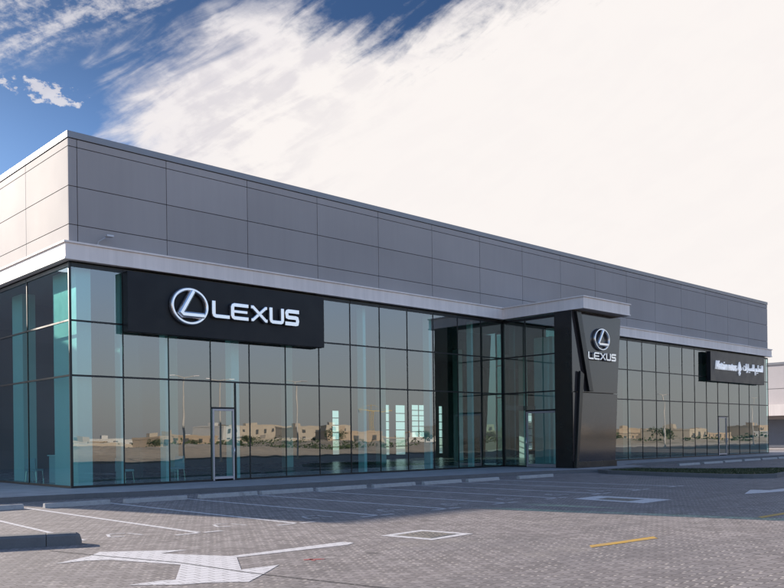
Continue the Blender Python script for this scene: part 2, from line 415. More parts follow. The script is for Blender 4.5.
scene.view_settings.view_transform = 'Standard'
try: scene.view_settings.look = 'None'
except Exception: pass
scene.view_settings.exposure = 1.0; scene.view_settings.gamma = 1
scene.view_settings.use_curve_mapping = False
scene.render.engine = 'CYCLES'
scene.cycles.use_denoising = True
scene.cycles.max_bounces = 8; scene.cycles.transparent_max_bounces = 12
scene.cycles.caustics_reflective = False; scene.cycles.caustics_refractive = False

# ------------------------------------------------------------------ ground
GZ = -.15
bm = bm_new()    # terrain grid, fine near, coarse far, with dunes beyond the plot
def dune(x, y):
    d = -y-44
    if d <= 0: return -.20
    k = min(1, d/25)
    far = min(1, max(0, (420-d)/200))
    berm = 1.05*math.exp(-((d-16)/9.0)**2)*(.75+.35*sin(x*.06+.8)+.2*sin(x*.17))
    return -.20+berm+k*far*max(0, .75*sin(x*.045+1.3)+.45*sin(y*.08+x*.02)+.25*sin(x*.21+y*.11)+.1)*.9
xs = [-3500, -1500, -700, -400] + list(range(-250, 420, 10)) + [470, 560, 700, 1000, 1800, 3500]
ys = [-3500, -1500, -800, -520] + list(range(-440, -100, 8)) + list(range(-100, -40, 3)) + [-40, 0, 60, 200, 500, 1500, 3500]
V = [[bm.verts.new((x, y, dune(x, y))) for y in ys] for x in xs]
for i in range(len(xs)-1):
    for j in range(len(ys)-1):
        bm.faces.new((V[i][j], V[i+1][j], V[i+1][j+1], V[i][j+1]))
struct('sand_ground', bm, 'sand', smooth=True)
bm = bm_new(); flat(bm, [(-70, -36), (140, -36), (140, 70), (-70, 70)], GZ)
struct('car_park_paving', bm, 'pavers')
bm = bm_new(); add_box(bm, (-70, -36.3, -.19), (140, -36, 0)); struct('boundary_kerb', bm, 'concrete')
bm = bm_new(); flat(bm, [(-400, -412), (900, -412), (900, -424), (-400, -424)], -.12); struct('road', bm, 'asphalt')

# walkway round the building, with kerb edge
edge = [(-30, -.6), (-9, -2.3), (-3.4, -3.0), (-1.2, -3.15), (.3, -3.55), (4.2, -4.05), (9.4, -4.3), (14.7, -4.75), (18.0, -4.95), (20.2, -5.5), (21.6, -6.05), (26.3, -6.0), (27.6, -3.9), (29.6, -3.3), (66, -3.0)]
KB = .13
def offset(pts, w):
    L, R = ribbon(pts, 2*w); return L
inner = [(p.x, p.y) for p in offset(edge, KB)]
bm = bm_new(); add_prism(bm, inner+[(66, 4), (56, 40), (-30, 40)], XY, -.14, -.004)
struct('pavement', bm, 'slab')
bm = bm_new()
Lr, Rr = ribbon([((a[0]+b[0])/2, (a[1]+b[1])/2) for a, b in zip(edge, inner)], KB)
for i in range(len(Lr)-1):
    add_prism(bm, [Lr[i][:], Lr[i+1][:], Rr[i+1][:], Rr[i][:]], XY, -.16, .0)
bmesh.ops.remove_doubles(bm, verts=bm.verts, dist=.0005)
struct('pavement_kerb', bm, 'kerb')

# planted island beside the entrance
isl = [(21.2, -6.3), (20.55, -7.2), (19.85, -10.2), (19.6, -12.8), (19.9, -13.8), (20.8, -14.3), (23, -13.9), (26.3, -12.9), (27.3, -12.3), (27.2, -11.7), (26.3, -11.1), (25.0, -9.8), (24.3, -7.6), (24.0, -6.3)]
Li, Ri = ribbon(isl, .3, True)
ins = [(p.x, p.y) for p in Li]; cx = sum(p[0] for p in isl)/len(isl); cy = sum(p[1] for p in isl)/len(isl)
ins = [(x+(cx-x)*.07, y+(cy-y)*.05) for x, y in isl]
bm = bm_new()
n = len(isl)
for i in range(n):
    j = (i+1) % n
    add_prism(bm, [isl[i], isl[j], ins[j], ins[i]], XY, -.16, .0)
struct('island_kerb', bm, 'kerb')
bm = bm_new(); add_prism(bm, ins, XY, -.16, -.03); struct('island_soil', bm, 'grass')
bm = bm_new()
def inpoly(x, y, P):
    c = False
    for i in range(len(P)):
        (x1, y1), (x2, y2) = P[i], P[i-1]
        if (y1 > y) != (y2 > y) and x < (x2-x1)*(y-y1)/(y2-y1)+x1: c = not c
    return c
cnt = 0
while cnt < 9000:
    x = random.uniform(19.7, 27.3); y = random.uniform(-14.2, -6.3)
    if not inpoly(x, y, ins): continue
    cnt += 1; a = random.uniform(0, 2*pi); h = random.uniform(.02, .06); w = .012; lx, ly = random.gauss(0, .03), random.gauss(0, .03)
    v = [bm.verts.new((x+cos(a)*w, y+sin(a)*w, -.03)), bm.verts.new((x-cos(a)*w, y-sin(a)*w, -.03)), bm.verts.new((x+lx, y+ly, -.03+h))]
    bm.faces.new(v)
g = obj('grass', bm, 'grass'); g['kind'] = 'stuff'; tag(g, 'short dark grass growing on the kerbed island beside the entrance', 'grass')

# foreground kerb end (rounded nose) at the lower left
bm = bm_new()
ka, kb = Vector((-5.62, -13.93)), Vector((-6.72, -13.47)); kd = (kb-ka).normalized(); kn = Vector((-kd.y, kd.x))
if kn.y < 0: kn = -kn
def kpt(t, u): p = ka+kd*t+kn*u; return (p.x, p.y)
sec_ = ((0, 0), (.015, .15), (.05, .19), (.29, .19), (.325, .15), (.34, 0))
def kring(t, sh=0.0, hh=1.0):
    return [bm.verts.new((*kpt(t, .17+(u-.17)*(1-sh)), GZ+v*hh)) for u, v in sec_]
def kfaces(r0, r1):
    for i in range(5): bm.faces.new((r0[i], r1[i], r1[i+1], r0[i+1]))
rs_ = [kring(-.03, .55, .3), kring(0, .3, .8), kring(.06, .08, .97), kring(.15), kring(.50)]
for r0, r1 in zip(rs_, rs_[1:]): kfaces(r0, r1)
bm.faces.new(rs_[0]); bm.faces.new(rs_[-1][::-1])
for k in range(7):
    a_ = kring(.508+k*1.0); b_ = kring(.508+k*1.0+.992); kfaces(a_, b_); bm.faces.new(a_); bm.faces.new(b_[::-1])
struct('kerb_nose', bm, 'kerb', bevel=.008)

# ------------------------------------------------------------------ painted markings
PZ = GZ+.004
def mark(name, polys, mat='paintwhite', z=PZ):
    bm = bm_new()
    for p in polys: flat(bm, p, z)
    return struct(name, bm, mat)
def strip(a, b, w):
    a, b = Vector(a), Vector(b); t = (b-a).normalized(); n = Vector((-t.y, t.x))*w/2
    return [(a+n)[:], (b+n)[:], (b-n)[:], (a-n)[:]]
LX = [-3.40+2.165*k for k in range(9)]
mark('parking_line', [strip((-5.05, -8.1), (-5.33, -13.4), .1)])
mark('parking_line', [strip((-7.3, -9.2), (-7.5, -13.0), .1)])
for k, x in enumerate(LX):
    mark('parking_line', [strip((x, -5.35-.08*k), (x-.02, -13.84), .125)])
    mark('bay_tick', [strip((x-.5, -13.90), (x-.055, -13.90), .11), strip((x+.055, -13.90), (x+.45, -13.90), .11)])
def bay_symbol(cx, cy):
    P = []
    P.append(strip((cx-.36, cy-.25), (cx-.10, cy-.33), .07)); P.append(strip((cx-.32, cy-.2), (cx-.18, cy+.18), .06))
    P.append(strip((cx-.13, cy+.22), (cx+.12, cy+.12), .07)); P.append(strip((cx+.16, cy+.08), (cx+.22, cy-.36), .06))
    return P
for k, x in enumerate(LX[:-1]):
    mark('bay_symbol', bay_symbol(x-1.08, -13.02))
A1 = [(-6.74,-15.75),(-6.34,-15.78),(-6.05,-15.96),(-5.61,-17.14),(-6.26,-18.18),(-6.35,-18.11),(-6.83,-18.1),(-6.4,-18.53),(-6.12,-18.63),(-5.74,-18.95),(-5.29,-18.6),(-4.72,-18.13),(-5.29,-18.1),(-4.71,-17.1),(-2.77,-17.23),(-2.54,-17.11),(-2.57,-16.88),(-4.7,-16.93),(-5.1,-16.2),(-5.23,-15.89),(-4.77,-15.84),(-5.79,-15.04),(-6.1,-15.38)]
mark('painted_arrow', [A1])
mark('painted_arrow', [[(11.71,-17.08),(12.64,-17.36),(13.37,-17.45),(16.6,-17.40),(16.6,-17.0),(14.63,-16.99),(13.66,-16.95),(13.54,-16.45)]])
def framed(o4, i4):
    return [[o4[i], o4[(i+1) % 4], i4[(i+1) % 4], i4[i]] for i in range(4)]
m1o = [(-1.60,-16.72),(-.50,-16.60),(-.36,-17.72),(-1.48,-17.80)]; m1i = [(-1.43,-16.83),(-.62,-16.76),(-.53,-17.57),(-1.34,-17.66)]
m2o = [(7.38,-14.44),(8.76,-14.34),(8.66,-16.55),(7.16,-16.6)]; m2i = [(7.66,-14.95),(8.30,-14.88),(8.30,-15.98),(7.50,-16.02)]
for name, o4, i4, lab in (('a', m1o, m1i, 'square iron manhole cover in the sunlit foreground paving'), ('b', m2o, m2i, 'square iron manhole cover in the shaded paving before the entrance')):
    mark('manhole_surround', framed(o4, i4))
    bm = bm_new(); add_prism(bm, i4, XY, GZ-.02, GZ+.003)
    c = Vector((sum(p[0] for p in i4)/4, sum(p[1] for p in i4)/4))
    root = thing('manhole_cover', lab, 'manhole cover', (c.x, c.y, GZ))
    for v in bm.verts: v.co -= Vector((c.x, c.y, GZ))
    obj('cover_frame', bm, 'concrete', root)
    bm = bm_new(); q = [((Vector(p)-c)*.86)[:] for p in i4]; add_prism(bm, q, XY, -.01, .009)
    for s in range(-2, 3):
        for t in range(-2, 3):
            add_box(bm, (s*.1-.03, t*.14-.008, .009), (s*.1+.03, t*.14+.008, .013))
    obj('cover_plate', bm, 'manhole', root)
mark('yellow_dash', [[(-.58,-20.21),(-.40,-20.06),(1.24,-20.20),(1.05,-20.38)]], 'paintyellow')
mark('yellow_dash', [[(5.32,-20.24),(5.5,-20.08),(7.6,-20.10),(7.5,-20.28)]], 'paintyellow')
mark('red_paint_mark', [strip((-4.22,-18.0),(-3.98,-18.16),.07), strip((-4.1,-17.98),(-4.18,-18.2),.05)], 'redpaint', PZ)
mark('expansion_joint', [strip((-6.25,-14.32),(-5.97,-15.45),.022), strip((-5.97,-15.45),(-5.53,-16.97),.022), strip((-5.53,-16.97),(-5.36,-18.47),.022), strip((-5.36,-18.47),(-4.9,-20.6),.022)], 'joint', GZ+.008)

# ------------------------------------------------------------------ wheel stops
def stop_mesh(L):
    bm = bm_new()
    pr = [(-.09, 0), (-.065, .105), (-.05, .12), (.05, .12), (.065, .105), (.09, 0)]
    add_prism(bm, pr, lambda u, v, d: (d, u, v), 0, L)
    return bm
ws_lab = ['short concrete wheel stop cut by the left edge of the photo', 'sunlit concrete wheel stop in front of the glass corner', 'concrete wheel stop under the left end of the large sign',
 'concrete wheel stop in front of the grey single door', 'concrete wheel stop just right of the grey single door', 'concrete wheel stop below the right end of the large sign', 'concrete wheel stop third to the left of the entrance one',
 'concrete wheel stop second to the left of the entrance one', 'concrete wheel stop next to the left of the entrance one', 'concrete wheel stop in front of the entrance door']
root0 = None
starts = [(-5.45, -5.50), (-3.10, -5.78), (-1.04, -5.95), (1.18, -6.02), (3.24, -6.1), (5.28, -6.25), (7.55, -6.38), (9.85, -6.48), (12.1, -6.55), (15.0, -6.65)]
lens = [1.93, 1.72, 1.85, 1.95, 1.95, 2.05, 1.95, 1.95, 1.8, 2.25]
labs = ws_lab
for (x, y), L, lab in zip(starts, lens, labs):
    o = obj('wheel_stop', stop_mesh(L), 'stopper', bevel=.006); o.location = (x, y, GZ); tag(o, lab, 'wheel stop', 'wheel stops along the front walkway')
rs = [(30.7, -5.15), (33.8, -5.0), (36.8, -4.8), (39.8, -4.65), (42.5, -4.6), (45.3, -4.5), (48.0, -4.4)]
words = ['nearest', 'second', 'third', 'fourth', 'fifth', 'sixth', 'farthest']
for (x, y), w in zip(rs, words):
    o = obj('wheel_stop', stop_mesh(2.3), 'stopper', bevel=.006); o.location = (x, y, GZ)
    tag(o, 'concrete wheel stop beyond the grass island, %s one counted from the island' % w, 'wheel stop', 'wheel stops along the right wing')

# ------------------------------------------------------------------ showroom
W_ = 1.71043; D0 = .1223
def MX(i): return 0.0 if i == 0 else i*W_+D0
XR = MX(32)
HT, S1, S2, ZB1, ZB0, ZG = 11.76, 9.96, 8.69, 8.12, 7.48, 7.42
Z1, Z2 = 3.715, 5.53
DEP = 18.3
show = thing('car_showroom', 'long glass fronted showroom with grey panel parapet and white cornice', 'building', (0, 0, 0))
# parapet: dark backing and separate panels with real joints
bm = bm_new(); add_box(bm, (.06, .06, ZB0+.02), (XR-.06, DEP-.06, HT-.1))
obj('parapet_backing', bm, 'joint', show)
bm = bm_new()
vx = [0, .30] + [MX(2*k) for k in range(1, 16)] + [XR]
vx[2] = MX(2)
zz = [(ZB1-.3, S2), (S2, S1), (S1, 11.26), (11.26, 11.53)]
g_ = .011
for a, b in zip(vx, vx[1:]):
    for z0, z1 in zz:
        add_box(bm, (a+(g_ if a > 0 else 0), 0, z0+g_), (b-(g_ if b < XR else 0), .05, z1-g_))
obj('cladding_panels', bm, 'cladding', show, bevel=.004)
bm = bm_new()
ly = [.052, 3.78, 7.5, 11.2, 15.0, DEP]
for a, b in zip(ly, ly[1:]):
    for z0, z1 in zz:
        add_box(bm, (0, a+(g_ if a > .1 else 0), z0+g_), (.05, b-g_, z1-g_))
obj('cladding_panels', bm, 'cladding', show, bevel=.004)
bm = bm_new()
for a, b in zip(ly, ly[1:]):
    for z0, z1 in zz: add_box(bm, (XR-.05, a+(g_ if a > .1 else 0), z0+g_), (XR, b-g_, z1-g_))
obj('end_cladding', bm, 'cladding', show, bevel=.004)
bm = bm_new()   # coping
add_box(bm, (-.03, -.03, 11.54), (XR+.03, .35, HT)); add_box(bm, (-.03, .352, 11.54), (.35, DEP, HT)); add_box(bm, (XR-.35, .352, 11.54), (XR+.03, DEP, HT))
obj('coping', bm, 'coping', show, bevel=.01)
bm = bm_new(); add_box(bm, (.4, .4, 11.0), (XR-.4, DEP, 11.1)); obj('roof', bm, 'ceiling', show)
# cornice channel: left side, front left, round the portal, front right
PX0, PX1, PY = 22.36, 26.0, -4.45     # portal
CO = .30
path = [(0, DEP), (0, 0), (PX0, 0), (PX0, PY-.35), (PX1, PY-.35), (PX1, 0), (XR, 0)]
def outline(o):
    """offset of the wall line by o outwards"""
    return [(-o, DEP), (-o, -o), (PX0-o, -o), (PX0-o, PY-.35-o), (PX1+o, PY-.35-o), (PX1+o, -o), (XR+o, -o)]
def band(bm, o0, o1, z0, z1):
    A, B = outline(o0), outline(o1); B = B[:]; A = A[:]
    A[-1] = (XR+o1, A[-1][1]) if o1 > .2 else A[-1]
    ring = [[bm.verts.new((x, y, z)) for x, y, z in ((*A[i], z0), (*B[i], z0), (*B[i], z1), (*A[i], z1))] for i in range(len(A))]
    for r0, r1 in zip(ring, ring[1:]):
        for k in range(4): bm.faces.new((r0[k], r1[k], r1[(k+1) % 4], r0[(k+1) % 4]))
    bm.faces.new(ring[0]); bm.faces.new(ring[-1][::-1])
bm = bm_new()
band(bm, .005, .27, 8.02, 8.08)      # upper flange
band(bm, .005, .215, 7.541, 8.019)    # web
band(bm, .005, .25, 7.48, 7.54)      # lower flange
obj('cornice', bm, 'cornice', show, bevel=.006)
bm = bm_new(); add_box(bm, (PX0+.01, PY-.34, 7.5), (PX1-.01, -.01, 8.0)); obj('canopy_roof', bm, 'cornice', show)

# curtain wall grid of mullions and transoms
MW = .034
def grid_front(bm, i0, i1, y=0, xs_=None):
    xs2 = xs_ or [MX(i) for i in range(i0, i1+1)]
    for x in xs2: add_box(bm, (x-MW/2, y-.012, 0), (x+MW/2, y+.03, ZG))
    for z, h in ((0, .07), (Z1, .06), (Z2, .055), (ZG-.06, .12)):
        for a, b in zip(xs2, xs2[1:]):
            add_box(bm, (a+MW/2, y-.028, z-(0 if z == 0 else h/2)), (b-MW/2, y+.028, z+(h if z == 0 else h/2)))
def grid_side(bm, ys_, x=0, sgn=1):
    for yy in ys_: add_box(bm, (x-.012, yy-MW/2, 0), (x+.03, yy+MW/2, ZG))
    for z, h in ((0, .07), (Z1, .06), (Z2, .055), (ZG-.06, .12)):
        for a, b in zip(ys_, ys_[1:]):
            add_box(bm, (x-.028, a+MW/2, z-(0 if z == 0 else h/2)), (x+.028, b-MW/2, z+(h if z == 0 else h/2)))
def pane_mesh(w, h):
    bm = bm_new(); vs = [bm.verts.new(c) for c in ((-w/2, 0, -h/2), (w/2, 0, -h/2), (w/2, 0, h/2), (-w/2, 0, h/2))]
    bm.faces.new(vs); return bm
def pane(parent, c, w, h, side=False, name='window_pane'):
    o = obj(name, pane_mesh(w, h), 'glass', parent); o.location = c
    t = radians(.05)
    o.rotation_euler = (random.gauss(0, t*.7), 0, random.gauss(0, t)+(pi/2 if side else 0))
    return o
def rows(): return ((.07, Z1-.03), (Z1+.03, Z2-.027), (Z2+.027, ZG-.12))
bm = bm_new(); grid_front(bm, 0, 13, xs_=[.035]+[MX(i) for i in range(1, 13)]+[PX0-.03])
add_box(bm, (6.29, -.025, 0), (6.34, .09, Z1-.03))
cw_l = obj('curtain_wall_frame', bm, 'frame', show, bevel=0)
bm = bm_new(); add_box(bm, (-.045, -.045, 0), (.008, .008, ZG)); obj('corner_post', bm, 'frame', show)
def fill(parent, xs_, skip=()):
    for i, (a, b) in enumerate(zip(xs_, xs_[1:])):
        for r, (z0, z1) in enumerate(rows()):
            if (i, r) in skip: continue
            pane(parent, ((a+b)/2, .01, (z0+z1)/2), b-a-MW, z1-z0)
xsl = [.035]+[MX(i) for i in range(1, 13)]+[PX0-.03]
fill(cw_l, xsl, skip={(3, 0)})
# bay 3 with the single door: pane right of the door, pane over the door
pane(cw_l, ((6.34+MX(4)-MW/2)/2, .01, (Z1+.04)/2), MX(4)-MW/2-6.34, Z1-.10)
pane(cw_l, ((MX(3)+6.29)/2, .01, (2.76+Z1-.03)/2), 6.29-MX(3)-MW/2, Z1-.03-2.76)
def door(parent, x0, x1, y, h, face='front', wide=.07, name='door', mat='doorframe', handle_at='right'):
    bm = bm_new()
    def bx(a0, z0, a1, z1, d0=-.03, d1=.05):
        if face == 'front': add_box(bm, (a0, y+d0, z0), (a1, y+d1, z1))
        else: add_box(bm, (y+d0, a0, z0), (y+d1, a1, z1))
    bx(x0, 0.012, x0+wide, h); bx(x1-wide, 0.012, x1, h); bx(x0+wide, h-wide, x1-wide, h, -.028, .048); bx(x0+wide, 0.012, x1-wide, .16, -.028, .048)
    d = obj(name, bm, mat, parent, bevel=.004)
    zc = (h-wide+.16)/2
    if face == 'front': pane(d, ((x0+x1)/2, y+.01, zc), x1-x0-2*wide, h-wide-.16, name='door_glass')
    else: pane(d, (y+.01, (x0+x1)/2, zc), x1-x0-2*wide, h-wide-.16, True, name='door_glass')
    bm = bm_new(); hx = x1-wide/2 if handle_at == 'right' else x0+wide/2
    if face == 'front': add_bar(bm, (hx, y-.09, .95), (hx, y-.09, 1.25), .013); add_bar(bm, (hx, y-.09, 1.0), (hx, y-.03, 1.0), .01); add_bar(bm, (hx, y-.09, 1.2), (hx, y-.03, 1.2), .01)
    else: add_bar(bm, (y-.09, hx, .95), (y-.09, hx, 1.45), .013); add_bar(bm, (y-.09, hx, 1.0), (y-.03, hx, 1.0), .01); add_bar(bm, (y-.09, hx, 1.4), (y-.03, hx, 1.4), .01)
    obj('handle', bm, 'chrome', d, smooth=True)
    return d
bm = bm_new(); add_box(bm, (MX(3)+.028, -.024, 2.70), (6.289, .09, 2.76)); obj('door_lintel', bm, 'frame', show)
door(show, MX(3)+.05, 6.24, 0, 2.69)
# right wing
xsr = [PX1+.03]+[MX(i) for i in range(16, 32)]+[XR-.035]
bm = bm_new(); grid_front(bm, 0, 0, xs_=xsr)
cw_r = obj('curtain_wall_frame', bm, 'frame', show)
fill(cw_r, xsr, skip={(4-1, 0), (12, 0)})
def opened_bay(i, lab):
    a, b = xsr[i]+MW/2, xsr[i+1]-MW/2
    pane(cw_r, ((a+b)/2, .01, (2.82+Z1-.03)/2), b-a, Z1-.03-2.82)
    bm = bm_new(); add_box(bm, (a, -.024, 2.76), (b, .09, 2.82)); add_box(bm, (b-.42, -.024, 0), (b-.36, .09, 2.76)); obj('door_surround', bm, 'frame', show)
    pane(cw_r, (b-.18, .01, 1.4), .35, 2.7)
    door(show, a+.02, b-.43, 0, 2.74, mat='doorframe', wide=.06)
opened_bay(3, ''); opened_bay(12, '')
# left elevation
ysl = [.035, 3.78, 7.5, 11.2, 15.0, DEP-.03]
bm = bm_new(); grid_side(bm, ysl, 0); cw_s = obj('curtain_wall_frame', bm, 'frame', show)
for a, b in zip(ysl, ysl[1:]):
    for z0, z1 in rows():
        pane(cw_s, (.01, (a+b)/2, (z0+z1)/2), b-a-MW, z1-z0, True)
# end wall, rear wall with tall slots, floor, ceiling
bm = bm_new(); add_box(bm, (XR-.12, .12, 0), (XR-.01, DEP, ZG)); obj('end_wall', bm, 'warehouse', show)
slots = [(25.8, 26.5, .45, 3.5), (30.6, 31.35, .3, 4.0), (31.9, 33.0, .3, 4.0), (33.6, 35.2, 1.6, 4.05), (36.6, 37.1, .3, 4.0), (47.3, 48.7, .4, 4.05)]
bm = bm_new(); zt = ZG
x = .12
for a, b, z0, z1 in slots:
    add_box(bm, (x, DEP-.3, 0), (a, DEP-.12, zt)); add_box(bm, (a, DEP-.3, 0), (b, DEP-.12, z0)); add_box(bm, (a, DEP-.3, z1), (b, DEP-.12, zt)); x = b
add_box(bm, (x, DEP-.3, 0), (XR-.13, DEP-.12, zt))
obj('rear_wall', bm, 'interiorwall', show)
for a, b, z0, z1 in slots:
    bm = bm_new(); k = 6
    for q in range(1, k): zq = z0+(z1-z0)*q/k; add_box(bm, (a, DEP-.25, zq-.03), (b, DEP-.2, zq+.03))
    for xv in (a+.025, b-.025) + (((a+b)/2,) if b-a > 1.2 else ()): add_box(bm, (xv-.025, DEP-.256, z0), (xv+.025, DEP-.194, z1))
    obj('rear_window_bars', bm, 'frame', show)
bm = bm_new(); add_box(bm, (.1, .11, -.12), (XR-.13, DEP-.31, .005)); obj('showroom_floor', bm, 'interiorfloor', show)
bm = bm_new(); add_box(bm, (.12, .13, ZG-.05), (XR-.14, DEP-.32, ZG+.05)); obj('ceiling', bm, 'ceiling', show)
# inner partition giving the dark depth behind the left corner
bm = bm_new(); add_box(bm, (5.0, 5.2, .01), (5.15, 14, ZG-.06)); add_box(bm, (1.6, 9.0, .01), (4.99, 9.15, ZG-.06)); obj('partition', bm, 'interiorwall', show)
bm = bm_new(); add_box(bm, (.36, .34, .01), (.86, 2.3, ZG-.06)); obj('corner_column', bm, 'interiorwhite', show)
cols = [(1.88, .34, .12, .4), (3.58, .34, .12, .4), (6.62, .75, .36, .4), (13.35, .6, .16, .4), (17.55, .6, .18, .4), (20.6, .6, .14, .3), (.8, 6.5, .5, 1.1)]
for x, y, w, dd in cols:
    bm = bm_new(); add_box(bm, (x, y, .01), (x+w, y+dd, ZG-.06)); obj('column', bm, 'interiorwhite', show)
for x in (9, 16, 23, 30, 37, 44, 51):
    bm = bm_new(); add_box(bm, (x, 10, .01), (x+.45, 10.45, ZG-.06)); obj('column', bm, 'interiorwhite', show)
# rear wing (only its shadow and reflections reach the photo)
bm = bm_new(); add_box(bm, (-9.9, 22.8, -.15), (4, 33, HT)); add_box(bm, (.1, DEP+.01, -.15), (3.9, 22.79, HT-.2)); obj('rear_wing', bm, 'cladding', show)

# ------------------------------------------------------------------ entrance portal (part of the showroom)
bm = bm_new()
ysp = [PY+1.0, -1.42, -.06]
x = PX0
for yy in ysp: add_box(bm, (x-.03, yy-MW/2, 0), (x+.08, yy+MW/2, ZG))
for z, h in ((0, .07), (Z1, .06), (Z2, .055), (ZG-.06, .12)):
    for a, b in zip(ysp, ysp[1:]):
        if z == 0 and b < -.5: continue
        add_box(bm, (x-.028, a+MW/2, z-(0 if z == 0 else h/2)), (x+.078, b-MW/2, z+(h if z == 0 else h/2)))
add_box(bm, (x-.03, -.033, 0), (x+.03, .05, ZG))
add_box(bm, (x-.026, ysp[0]+MW/2, 2.76), (x+.07, -1.42-MW/2, 2.84))
# right side and transoms of the portal
for yy in (-3.4, -1.7): add_box(bm, (PX1-.08, yy-MW/2, 0), (PX1+.03, yy+MW/2, ZG))
for z, h in ((.0, .07), (Z1, .06), (Z2, .055), (ZG-.06, .12)):
    add_box(bm, (PX1-.075, -3.4+MW/2, z), (PX1+.025, -1.7-MW/2, z+h)); add_box(bm, (PX1-.075, -1.7+MW/2, z), (PX1+.025, -.04, z+h))
portal = obj('entrance_portal_frame', bm, 'frame', show)
for a, b in zip(ysp, ysp[1:]):
    for r, (z0, z1) in enumerate(rows()):
        if r == 0 and b < -.5: z0 = 2.84
        pane(portal, (x+.01, (a+b)/2, (z0+z1)/2), b-a-MW, z1-z0, True)
for a, b in ((-3.4, -1.7), (-1.7, -.05)):
    for z0, z1 in rows(): pane(portal, (PX1-.03, (a+b)/2, (z0+z1)/2), b-a-MW, z1-z0, True)
door(show, ysp[0]+.03, -1.45, PX0, 2.755, face='side', wide=.09, name='entrance_door', handle_at='right')
bm = bm_new(); add_box(bm, (PX0+.1, PY+.25, -.12), (PX1-.1, .1, .004)); obj('portal_floor', bm, 'interiorfloor', show)
bm = bm_new(); add_box(bm, (25.3, -.95, .01), (25.75, .25, 6.8)); obj('column', bm, 'interiorwhite', show)
bm = bm_new(); add_box(bm, (PX0+.15, .2, 2.9), (PX1-.1, .45, 3.15)); obj('portal_lintel', bm, 'ceiling', show)

# ------------------------------------------------------------------ granite pylon beside the entrance
pyl = thing('entrance_pylon', 'dark polished granite pylon with silver emblem and two crossing black struts', 'pylon', (22, PY, 0))
OX = Vector((22, PY, 0))
def L_(bm):
    for v in bm.verts: v.co -= OX
    return bm
bm = bm_new(); add_box(bm, (21.97, PY+.02, 0), (22.33, PY+.98, 7.46)); obj('black_side_panel', L_(bm), 'black', pyl)
bm = bm_new(); add_prism(bm, [(22.0, 3.62), (25.88, 3.62), (26.28, 7.42), (22.0, 7.42)], XZ, PY-.0, PY+.2)
obj('granite_panel', L_(bm), 'granite', pyl, bevel=.006)
bm = bm_new(); add_prism(bm, [(22.0, .30), (25.62, .30), (25.87, 3.58), (22.0, 3.58)], XZ, PY-.02, PY+.2)
obj('granite_panel', L_(bm), 'granite_gloss', pyl, bevel=.006)
bm = bm_new(); add_prism(bm, [(22.02, 0), (25.68, 0), (25.68, .30), (22.02, .30)], XZ, PY-.06, PY+.2)
obj('plinth', L_(bm), 'black', pyl, bevel=.006)
bm = bm_new(); add_prism(bm, [(22.05, .02), (25.55, .02), (26.2, 7.4), (22.05, 7.4)], XZ, PY+.205, PY+.5); obj('pylon_core', L_(bm), 'black', pyl)
bm = bm_new(); add_prism(bm, [(22.18, 7.42), (22.56, 7.42), (23.52, 3.66), (23.18, 3.66)], XZ, PY-.16, PY-.03)
obj('strut', L_(bm), 'black', pyl, bevel=.01)
bm = bm_new(); add_prism(bm, [(22.46, 4.6), (22.76, 4.45), (22.2, 0), (22.04, 0)], XZ, PY-.158, PY-.03)
obj('strut', L_(bm), 'black', pyl, bevel=.01)

# ------------------------------------------------------------------ emblem and lettering
def emblem(parent, cx, cz, rx, rz, y, dep, w):
    """oval ring with a slanted angular stroke inside; local coordinates of parent"""
    bm = bm_new()
    ring = [(cx+rx*cos(t), cz+rz*sin(t)) for t in [2*pi*i/64 for i in range(64)]]
    # ring as a rounded section
    def sec(pts, w, dep, closed):
        L, R = ribbon(pts, w, closed); n = len(L)
        C = [((L[i].x+R[i].x)/2, (L[i].y+R[i].y)/2) for i in range(n)]
        rings = []
        for i in range(n):
            r = []
            for t, dd in ((0, 0), (0, .55), (.12, .85), (.3, 1), (.7, 1), (.88, .85), (1, .55), (1, 0)):
                p = L[i].lerp(R[i], t); r.append(bm.verts.new((p.x, y-dep*dd, p.y)))
            rings.append(r)
        m = len(rings[0])
        for i in range(n if closed else n-1):
            a, b = rings[i], rings[(i+1) % n]
            for k in range(m): bm.faces.new((a[k], a[(k+1) % m], b[(k+1) % m], b[k]))
        if not closed: bm.faces.new(rings[0]); bm.faces.new(rings[-1][::-1])
    sec(ring, w, dep, True)
    o = obj('emblem_ring', bm, 'chrome', parent, smooth=False)
    bm = bm_new()
    # slanted stroke from the top down to lower left, then level to the right edge
    pts = [(cx+.18*rx, cz+.90*rz), (cx-.50*rx, cz-.40*rz), (cx-.40*rx, cz-.50*rz), (cx+.80*rx, cz-.50*rz)]
    sec(pts, w*1.75, dep*1.15, False)
    obj('emblem_stroke', bm, 'chrome', parent, smooth=False)
